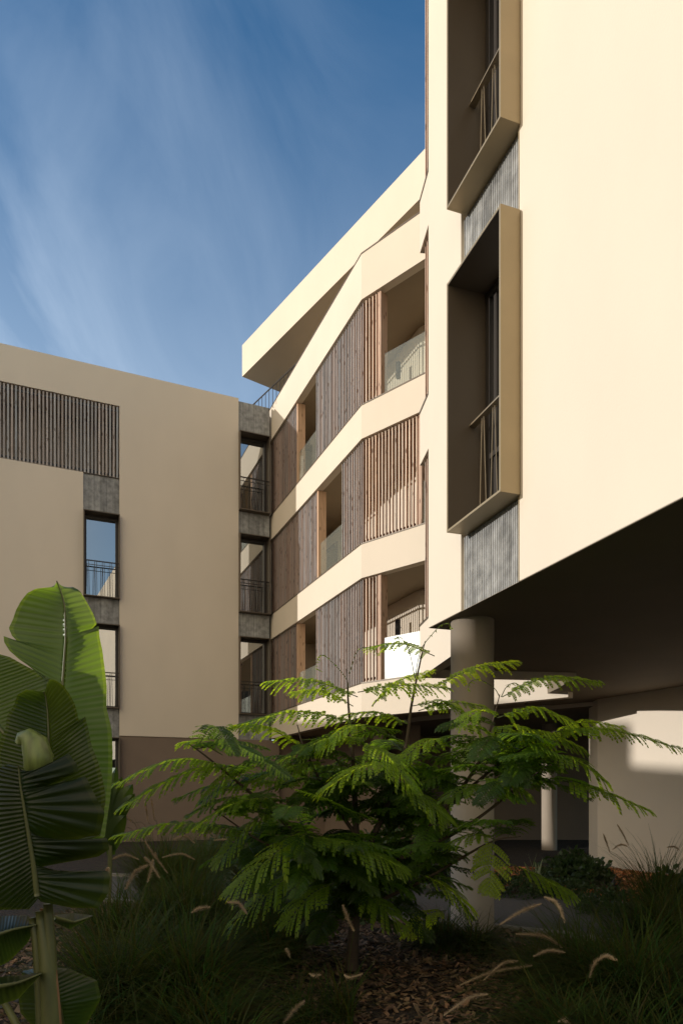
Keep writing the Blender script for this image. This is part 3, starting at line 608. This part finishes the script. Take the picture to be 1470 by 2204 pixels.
# ------------------------------------------------------------ banana plant
ban = empty('banana_plant', tuple(at(110, 2330, 2.4)), 'banana plant with broad ribbed leaves, one tall and backlit, at the left edge', 'plant')
def zz(*pts): return [(x/2.827, 1230+y/2.827) for x, y in pts]
def resamp(P, n):
    P = np.array(P, float); d = np.r_[0, np.cumsum(np.linalg.norm(np.diff(P, axis=0), axis=1))]; d /= d[-1]
    t = np.linspace(0, 1, n); return np.stack([np.interp(t, d, P[:, 0]), np.interp(t, d, P[:, 1])], 1)
def bleaf(midr, left, right, Y0, Y1=None, name='leaf', foldL=.10, foldR=.10, curl=.0, rib=.0035, n=150, m=14, tone=1.0, sl=.5, ribs=None):
    Y1 = Y1 or Y0; mi, le, ri = resamp(midr, n), resamp(left, n), resamp(right, n)
    q = Q4(); t = np.linspace(0, 1, n)
    for E, fo, sg in ((le, foldL, -1), (ri, foldR, 1)):
        g = np.zeros((n, m, 3)); rows = []
        for j in range(m):
            u = j/(m-1)
            idx = np.clip(t+sl*.1*(0), 0, 1)
            P = mi+(E-mi)*u
            depth = Y0+(Y1-Y0)*t+fo*(u**1.4)+curl*u*u*np.sin(pi*t)
            ph = t*(ribs or n/3.2)*2*pi
            depth = depth+rib*np.sin(ph)*min(1, u*4)*(1-.2*u)+.010*np.sin(t*17+sg)*u
            g[:, j, 0] = (P[:, 0]-CX)/F*depth; g[:, j, 1] = depth; g[:, j, 2] = EYE+(HY-P[:, 1])/F*depth
        a = np.stack([g[:-1, :-1], g[1:, :-1], g[1:, 1:], g[:-1, 1:]], 2).reshape(-1, 4, 3)
        tn = (1+.06*np.sin(np.arange(n-1)*1.7)+rng.normal(0, .05, n-1))[:, None]*np.ones(m-1)[None, :]
        tn = tn.reshape(-1, 1)*np.array([tone, tone, tone])
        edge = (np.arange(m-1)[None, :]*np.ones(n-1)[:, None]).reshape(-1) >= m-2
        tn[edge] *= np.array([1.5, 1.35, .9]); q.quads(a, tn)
    o = q.build(name, 'banana', ban)
    bm_me = o.data; bm_me.polygons.foreach_set('use_smooth', [True]*len(bm_me.polygons))
    import bmesh
    bm = bmesh.new(); bm.from_mesh(bm_me); bmesh.ops.remove_doubles(bm, verts=bm.verts, dist=1e-5); bm.to_mesh(bm_me); bm.free()
    b = MB(); d = Y0+(Y1-Y0)*t; pts = [((p[0]-CX)/F*y, y-.004, EYE+(HY-p[1])/F*y) for p, y in zip(mi[::5], d[::5])]
    k = len(pts); b.tube(pts, [.0022+.0075*(i/k)*(1 if midr[0][1] < midr[-1][1] else 0)+(0 if midr[0][1] < midr[-1][1] else .0075*(1-i/k)) for i in range(k)], 8)
    b.build('midrib', 'petiole', o, True); return o
# tall backlit leaf
bleaf(zz((350,60),(375,120),(398,200),(405,400),(385,690),(350,1000),(330,1300),(330,1640)),
      zz((330,95),(280,98),(220,105),(170,130),(130,180),(100,235),(82,290),(56,345),(75,390),(110,428),(70,410),(25,392),(28,430),(60,482),(120,535),(200,590),(320,660),(300,900),(270,1200),(270,1600)),
      zz((392,112),(415,98),(450,95),(485,115),(515,160),(550,220),(572,262),(592,320),(560,352),(603,330),(608,400),(625,480),(638,580),(652,700),(650,830),(668,900),(681,960),(688,1100),(684,1250),(672,1390),(655,1500),(640,1615),(600,1640),(560,1620)),
      2.62, 2.5, foldL=-.06, foldR=.05, curl=.05, tone=1.35, ribs=48)
# left neighbour leaf, mostly out of frame
bleaf([(-130,1380),(-60,1500),(30,1600),(80,1700)], [(-120,1500),(-80,1600),(-20,1700),(60,1760)], [(-60,1400),(0,1408),(22,1414),(45,1427),(71,1441),(113,1463),(112,1500),(108,1600),(100,1700)], 2.55, 2.5, foldL=.05, foldR=.02, ribs=44)
# curled grey-green leaf
bleaf(zz((272,735),(283,760),(296,860),(302,1000),(300,1200),(292,1700)),
      zz((200,722),(160,720),(110,748),(85,820),(45,880),(38,950),(12,1010),(0,1060),(-20,1100),(0,1200),(100,1400),(200,1600)),
      zz((300,662),(320,655),(352,668),(385,692),(425,745),(455,800),(470,850),(482,905),(505,900),(520,880),(540,960),(560,1060),(600,1160),(622,1240),(640,1330),(645,1400),(630,1480),(612,1610)),
      2.38, 2.4, foldL=-.10, foldR=-.10, curl=.1, tone=.65, ribs=42)
# front leaf, deep shade put into its low tone, split into lobes
bleaf(zz((118,1180),(130,1300),(155,1450),(180,1600),(205,1750),(235,1990)),
      zz((60,1170),(-60,1220),(-130,1400),(-150,1600),(-150,1750),(-120,1950),(0,2060),(180,2055)),
      zz((150,1300),(230,1250),(340,1170),(425,1105),(432,1125),(470,1170),(480,1220),(300,1300),(525,1248),(560,1320),(600,1400),(640,1470),(625,1545),(610,1605),(350,1640),(225,1685),(450,1650),(655,1620),(668,1690),(600,1735),(400,1770),(240,1800),(400,1825),(655,1820),(672,1860),(660,1960),(600,2050),(430,2045),(250,2010)),
      2.15, 2.2, foldL=.02, foldR=.06, curl=.04, tone=.36, ribs=34, n=190)
# low leaves near the stem
bleaf([(95,2080),(110,2120),(130,2160),(140,2230)], [(95,2080),(50,2090),(38,2130),(45,2180),(90,2230)], [(100,2080),(150,2085),(210,2110),(218,2150),(190,2200),(150,2230)], 2.6, 2.7, foldL=.1, foldR=.15, tone=.45, ribs=20, n=80)
bleaf([(80,1990),(30,2000),(-60,2030)], [(80,1990),(60,1970),(0,1972),(-60,1980)], [(80,1992),(60,2030),(20,2070),(-60,2110)], 2.4, 2.3, tone=.4, ribs=20, n=80)
bleaf([(118,1975),(160,1985),(200,1972)], [(118,1970),(160,1965),(200,1970)], [(118,1985),(150,2000),(198,1975)], 2.7, 2.9, tone=.4, ribs=12, n=50)
bleaf([(90,2095),(40,2115),(-40,2130)], [(90,2093),(40,2100),(-40,2105)], [(90,2097),(40,2150),(-40,2175)], 2.3, 2.1, tone=.5, ribs=10, n=50)
# rolled young leaf
b = MB(); b.tube([tuple(at(*p, 2.3)) for p in ((38,1600),(48,1590),(60,1588),(75,1600),(84,1630),(80,1660),(66,1690),(50,1720))], [.010, .024, .034, .044, .048, .042, .028, .01], 20)
b.build('rolled_leaf', 'bud', ban, True)
for pts, r, mt in ((((88,1960),(105,2100),(118,2330)), (.017,.03,.04), 'petiole'), (((104,1945),(112,2100),(118,2330)), (.016, .02, .024), 'petiole'), (((92,1955),(95,2060),(105,2330)), (.008, .012, .016), 'dry'), (((70,1975),(82,2060),(95,2300)), (.012, .016, .02), 'petiole'), (((118,2080),(126,2200),(128,2330)), (.008, .012, .014), 'dry'),(((0,2140),(20,2175),(50,2230)),(.01,.012,.014),'petiole')):
    C = curve([at(*p, 2.42-.03*i*0) for i, p in enumerate(pts)], 14); b = MB(); b.tube([tuple(p) for p in C], list(np.interp(np.linspace(0, 1, 14), np.linspace(0, 1, 3), r)), 12); b.build('leaf_stalk', mt, ban, True)

# ------------------------------------------------------------ grasses
def blades(c, n, ln, spread, droop, width=.004, seed=0, lean=(0, 0)):
    r = np.random.default_rng(seed); q = Q4(); ns = 7; az = r.uniform(0, 2*pi, n); L = ln*r.uniform(.45, 1.1, n); sp = spread*r.uniform(.15, 1, n)
    b0 = np.array(c)+np.stack([r.normal(0, .05, n), r.normal(0, .05, n), np.zeros(n)], 1)
    d = np.stack([np.cos(az)*sp+lean[0], np.sin(az)*sp+lean[1], np.sqrt(np.clip(1-sp**2, .1, 1))], 1); d = nrm(d)
    h = np.stack([np.cos(az+r.normal(0, .3, n)), np.sin(az), np.zeros(n)], 1); wv = np.stack([-np.sin(az), np.cos(az), np.zeros(n)], 1)
    dr = droop*r.uniform(.4, 1.4, n); prev = b0; pw = width*.8
    tn = np.stack([r.uniform(.6, 1.5, n), r.uniform(.7, 1.25, n), r.uniform(.6, 1.1, n)], 1)
    for k in range(1, ns+1):
        t = k/ns; p = b0+d*(L*t)[:, None]+h*(L*dr*.45*t*t)[:, None]+np.array([0, 0, -1])*(L*dr*.62*t**2.2)[:, None]; p[:, 2] = np.maximum(p[:, 2], .01)
        w1 = width*(1-t**2)*1.0+.0006; a0 = wv*pw; a1 = wv*w1
        q.quads(np.stack([prev-a0, prev+a0, p+a1, p-a1], 1), tn); prev, pw = p, w1
    return q
def plume(pts, parent, r=.021, n=None, seed=0):
    r_ = np.random.default_rng(seed); C = curve(pts, 40); L = np.linalg.norm(np.diff(C, axis=0), axis=1).sum(); n = n or int(L*3600); q = Q4()
    i = r_.integers(0, 39, n); t = i/39; p = C[i]+(C[np.minimum(i+1, 39)]-C[i])*r_.random((n, 1)); tg = nrm(np.gradient(C, axis=0))[i]
    rad = nrm(np.cross(tg, r_.normal(0, 1, (n, 3)))); env = np.sin(pi*np.clip(.12+.83*t, 0, 1))**.6
    ln = (r*env*r_.uniform(.6, 1.3, n))[:, None]; d = nrm(rad+tg*r_.uniform(.3, 1.0, (n, 1)))*ln; wv = np.cross(tg, rad)*.0015
    q.quads(np.stack([p-wv, p+wv, p+d+wv*.3, p+d-wv*.3], 1), np.outer(r_.uniform(.7, 1.3, n), [1, 1, 1]))
    o = q.build('plume', 'plume', parent); b = MB(); b.tube([tuple(x) for x in C[::3]], .0022, 5); b.build('plume_core', 'plume', o); return o
def clump(px, py, n, ln, spread, droop, label, plumes=(), width=.004, seed=0, group='fountain grass clumps', Y=None, cat='tussock', m='grass', name='tussock_plant', multi=1):
    Y = Y or EYE*F/(py-HY); c = ((px-CX)/F*Y, Y, 0); e = empty(name, c, label, cat, group)
    qq = Q4()
    for j in range(multi):
        cc = (c[0]+rng.normal(0, .16)*(multi > 1), c[1]+rng.normal(0, .16)*(multi > 1), 0); k = blades(cc, n//multi, ln, spread, droop, width, seed+j*31); qq.V += k.V; qq.T += k.T
    qq.build('blades', m, e)
    st = MB()
    for i, pl in enumerate(plumes):
        P = [at(*p, pl[-1]) for p in pl[:-1]]; base = Vector(c)+Vector((rng.normal(0, .06), rng.normal(0, .06), 0))
        P0 = Vector(P[0]); d = (P0-Vector(P[1])).normalized(); mid_ = base.lerp(P0, .6)+Vector((0, 0, .12*(P0-base).length))
        st.tube([tuple(x) for x in curve([base, mid_, P0], 14)], .0016, 4, False)
        plume(P, e, seed=seed*7+i)
    if plumes: st.build('flower_stalks', 'grass', e)
    return e
clump(330, 2120, 2600, 1.15, .6, .9, 'large dark fountain grass clump beside the banana plant', [((270,1915),(290,1880),(318,1862),3.9), ((318,1900),(326,1872),(330,1850),4.4), ((215,1905),(228,1880),(234,1868),3.9), ((412,1965),(430,1955),(452,1952),4.0), ((532,1968),(515,1945),(490,1942),3.8), ((345,1890),(325,1860),(312,1845),4.2)], seed=1, multi=6, Y=4.3)
clump(430, 2290, 1500, .8, .8, 1.0, 'low dark fountain grass clump at the bottom edge between banana plant and tree', [((610,2204),(632,2175),(655,2155),3.6)], seed=2, multi=4, Y=3.7)
clump(350, 1955, 2400, 1.35, .5, .75, 'fountain grass with pinkish plumes growing before the brown base wall', [((262,1762),(250,1730),(240,1705),6.2), ((285,1770),(262,1745),(245,1732),6.2), ((320,1770),(316,1745),(312,1725),6.4), ((333,1765),(330,1740),(326,1720),6.4), ((338,1850),(325,1830),(313,1810),6.0), ((245,1790),(232,1782),(222,1790),6.0), ((420,1850),(390,1838),(350,1845),6.4), ((300,1850),(270,1840),(240,1850),6.2)], seed=3, multi=7)
clump(250, 2060, 1400, 1.1, .55, .8, 'olive fountain grass between the tall banana leaf and the big dark clump', [((640,1990),(620,1975),(600,1990),6.0)][:0], seed=12, multi=5, Y=5.9)
clump(560, 2070, 1500, 1.0, .6, .85, 'dark fountain grass under the left branches of the tree', [], seed=13, multi=5, Y=5.9)
clump(420, 2050, 1600, 1.25, .5, .8, 'upright fountain grass with straw coloured stems left of the tree', [((362,1880),(340,1850),(335,1835),5.8)], seed=14, multi=5, Y=6.3)
clump(480, 1915, 1800, 1.3, .5, .75, 'fountain grass half hidden behind the left branches of the tree', [((520,1822),(495,1808),(460,1808),6.8), ((420,1815),(400,1800),(375,1806),7.0), ((450,1790),(430,1782),(405,1790),7.0)], seed=4, multi=5)
clump(1330, 2150, 3000, 1.1, .7, .95, 'large fountain grass clump in the bottom right corner with a pink bent plume', [((1268,2105),(1278,2075),(1302,2058),(1326,2066),3.9), ((1165,1945),(1125,1960),(1075,1990),3.9), ((1170,1930),(1198,1945),(1215,1985),4.3), ((1145,2078),(1060,2092),(990,2120),4.4), ((1115,2068),(1080,2075),(1040,2110),4.4), ((1216,2050),(1180,2046),(1148,2058),4.2), ((1210,2040),(1170,2015),(1110,2010),4.6)], seed=5, multi=8, Y=4.4)
clump(1300, 2330, 1600, .8, .85, 1.0, 'grass clump cut by the bottom edge, in front of the clump with the pink plume', [((1050,2140),(1010,2148),(955,2185),3.6), ((1200,2200),(1212,2196),(1225,2204),3.6)], seed=6, multi=5, Y=3.5)
clump(1400, 1880, 380, 1.3, .7, .6, 'airy fountain grass with upright plumes against the right wall', [((1352,1820),(1340,1795),(1328,1775),7.6), ((1312,1835),(1304,1812),(1298,1795),7.6), ((1350,1822),(1335,1818),(1318,1828),7.6), ((1462,1830),(1450,1822),(1435,1824),7.6)], seed=7, multi=3, Y=8.2, width=.0035)
clump(970, 2035, 1500, .6, .8, 1.0, 'low dark tuft of grass at the foot of the round column', [], seed=8, multi=3, Y=6.3)
clump(760, 2200, 260, .55, .6, .7, 'small tuft with pale seed heads at the foot of the tree', [((665,2095),(676,2100),(690,2098),4.2), ((740,2098),(752,2104),(780,2096),4.2), ((762,2005),(748,1975),(738,1948),4.3), ((625,2062),(620,2050),(616,2042),4.3)], seed=9, multi=2, Y=4.35)
clump(1460, 2050, 1500, 1.1, .7, .9, 'tall dark grass clump at the right edge beside the path', [], seed=10, multi=5, Y=6.0)
clump(1180, 2020, 500, .7, .75, .95, 'thin grass clump in front of the path right of the column', [], seed=11, multi=3, Y=5.3)
# ------------------------------------------------------------ other plants
def sword(px, py, Y, n, ln, label, m, name, cat, wd=.018, spread=.8, seed=0):
    e = empty(name, ((px-CX)/F*Y, Y, 0), label, cat); q = blades((e.location.x, e.location.y, .02), n, ln, spread, .35, wd, seed); q.build('leaves', m, e); return e
sword(1150, 1850, 9.9, 26, .75, 'pale striped sword-leaved plant in front of the small rear column', 'pale', 'sword_leaf_plant', 'plant', .022, .8, 21)
sword(1312, 1900, 9.3, 40, .42, 'dark purple spiky plant on the red bark near the right wall', 'darkleaf', 'spiky_plant', 'plant', .014, .8, 22)
def shrub(px, Y, w_, h_, n, ls, label, m='shrub', seed=0, name='leafy_shrub', group=None):
    r = np.random.default_rng(seed); c = np.array([(px-CX)/F*Y, Y, 0]); e = empty(name, tuple(c), label, 'shrub', group); q = Q4()
    d = nrm(r.normal(0, 1, (n, 3))); d[:, 2] = abs(d[:, 2]); rad = r.uniform(.35, 1, n)**.5*(1+.25*np.sin(d[:, 0]*5+seed)*np.cos(d[:, 1]*6))
    p = c+d*rad[:, None]*np.array([w_, w_, h_]); a = nrm(r.normal(0, 1, (n, 3))+d*.8)*ls; s_ = nrm(np.cross(a, r.normal(0, 1, (n, 3))))*ls*.3
    q.quads(np.stack([p, p+a*.5+s_, p+a, p+a*.5-s_], 1), (1, 1, 1)); q.build('foliage', m, e)
    b = MB()
    for k in range(9):
        v = d[k]*np.array([w_, w_, h_])*.8; b.tube([tuple(c), tuple(c+v*.5+np.array([0, 0, .05])), tuple(c+v)], [.012, .008, .003], 5)
    b.build('branches', 'bark', e); return e
shrub(1105, 9.9, .5, .32, 1800, .05, 'low grey-green bush left of the pale sword-leaved plant', seed=1)
shrub(1235, 10.8, .55, .5, 1500, .11, 'broad-leaved dark bush right of the small rear column', seed=2)
shrub(1215, 9.6, .3, .28, 800, .05, 'small round bush on the red bark mulch', seed=3)
shrub(1310, 8.4, .42, .3, 1400, .05, 'low dense bush below the dark spiky plant', seed=4)
shrub(1468, 8.6, .4, .5, 900, .1, 'leafy bush cut by the right edge against the wall', seed=5)
shrub(680, 8.6, 1.1, .8, 3500, .08, 'dark bush behind the tree trunk', seed=6)
shrub(560, 11.5, 1.5, .8, 3500, .09, 'wide dark hedge-like bush by the brown base wall', seed=7)
shrub(880, 11.4, 1.3, .9, 3500, .09, 'dark bush beyond the path behind the tree', seed=8)
# strelitzia behind the banana plant
e = empty('broad_leaf_plant', tuple(at(235, 1980, 6.0)), 'dark broad-leaved plant behind the tall banana leaf, by the brown wall', 'plant'); q = Q4(); b = MB()
for px0, py0, px1, py1, w_ in ((238,1800,285,1688,.09), (236,1800,290,1708,.07), (240,1810,262,1672,.08), (236,1830,270,1755,.09), (238,1840,250,1650,.07)):
    C = curve([at(px0, py0, 6.0), at((px0+px1)/2-8, (py0+py1)/2-6, 5.95), at(px1, py1, 5.9)], 14); tg = nrm(np.gradient(C, axis=0)); s_ = nrm(np.cross(tg, [0, 1, .3])); ww = (w_*np.sin(pi*np.linspace(.12, 1, 14))**.7)[:, None]
    Lf, Rt = C+s_*ww+np.array([0, .02, 0]), C-s_*ww+np.array([0, .02, 0])
    q.quads(np.stack([C[:-1], C[1:], Lf[1:], Lf[:-1]], 1), (.8, .8, .8)); q.quads(np.stack([C[:-1], C[1:], Rt[1:], Rt[:-1]], 1), (.8, .8, .8))
    b.tube([(e.location.x, e.location.y, 0), tuple(C[0])], .012, 6)
q.build('leaves', 'banana', e); b.build('stalks', 'petiole', e)
# potted plant on the top right balcony
s_ = F2.s(822, -.45); x, y = F2.p(s_, -.45); zf = EYE+TP[2]+.0
e = empty('potted_plant', (x, y, zf-.25), 'small leafy potted plant beside the last slat of the top balcony', 'potted plant')
b = MB(); b.tube([(x, y, zf-.46), (x, y, zf-.1)], [.10, .13], 16); b.build('pot', 'pot', e, True)
r = np.random.default_rng(5); n = 260; d = nrm(r.normal(0, 1, (n, 3))); p = np.array([x, y, zf+.08])+d*np.array([.12, .12, .24])*r.uniform(.3, 1, (n, 1)); a = nrm(r.normal(0, 1, (n, 3)))*.06; s2 = nrm(np.cross(a, r.normal(0, 1, (n, 3))))*.012
q = Q4(); q.quads(np.stack([p, p+a*.5+s2, p+a, p+a*.5-s2], 1), (1, 1, 1)); q.build('foliage', 'shrub', e)
# ------------------------------------------------------------ mulch
def chips(n, inside, m, size, seed, name, x0, x1, y0, y1):
    r = np.random.default_rng(seed); X = r.uniform(x0, x1, n*3); Yy = r.uniform(y0, y1, n*3); k = inside(X, Yy); X, Yy = X[k][:n], Yy[k][:n]; n = len(X)
    c = np.stack([X, Yy, r.uniform(.004, .03, n)], 1); az = r.uniform(0, 2*pi, n); L = size*r.uniform(.5, 1.6, n)[:, None]; W = L*r.uniform(.25, .55, (n, 1)); ti = r.normal(0, .35, n)
    a = np.stack([np.cos(az), np.sin(az), ti], 1)*L; b = np.stack([-np.sin(az), np.cos(az), r.normal(0, .35, n)], 1)*W
    q = Q4(); v = r.uniform(.25, 1.5, n)**1.3; tn = np.stack([v*r.uniform(.9, 1.15, n), v, v*r.uniform(.8, 1.05, n)], 1)
    t = np.array([0, 0, .004]); q.quads(np.stack([c-a-b*.6, c+a*.8-b, c+a+b*.7, c-a*.9+b], 1), tn); q.quads(np.stack([c-a-b*.6-t*2, c+a*.8-b-t*2, c+a*.8-b, c-a-b*.6], 1), tn*.8)
    return tag(q.build(name, m), kind='stuff')
lx, ly = np.array([p[0] for p in lo]), np.array([p[1] for p in lo]); ux, uy = np.array([p[0] for p in up]), np.array([p[1] for p in up])
chips(16000, lambda X, Y: (Y < np.interp(X, lx, ly)-.12) & (abs(X) < Y*.56), 'chip', .028, 1, 'bark_mulch', -3.4, 4.2, 3.9, 9)
chips(9000, lambda X, Y: (Y > np.interp(X, ux, uy)+.12) & (X < Y*.56), 'red', .035, 2, 'bark_mulch', 2.2, 6.4, 7.0, 13.3)
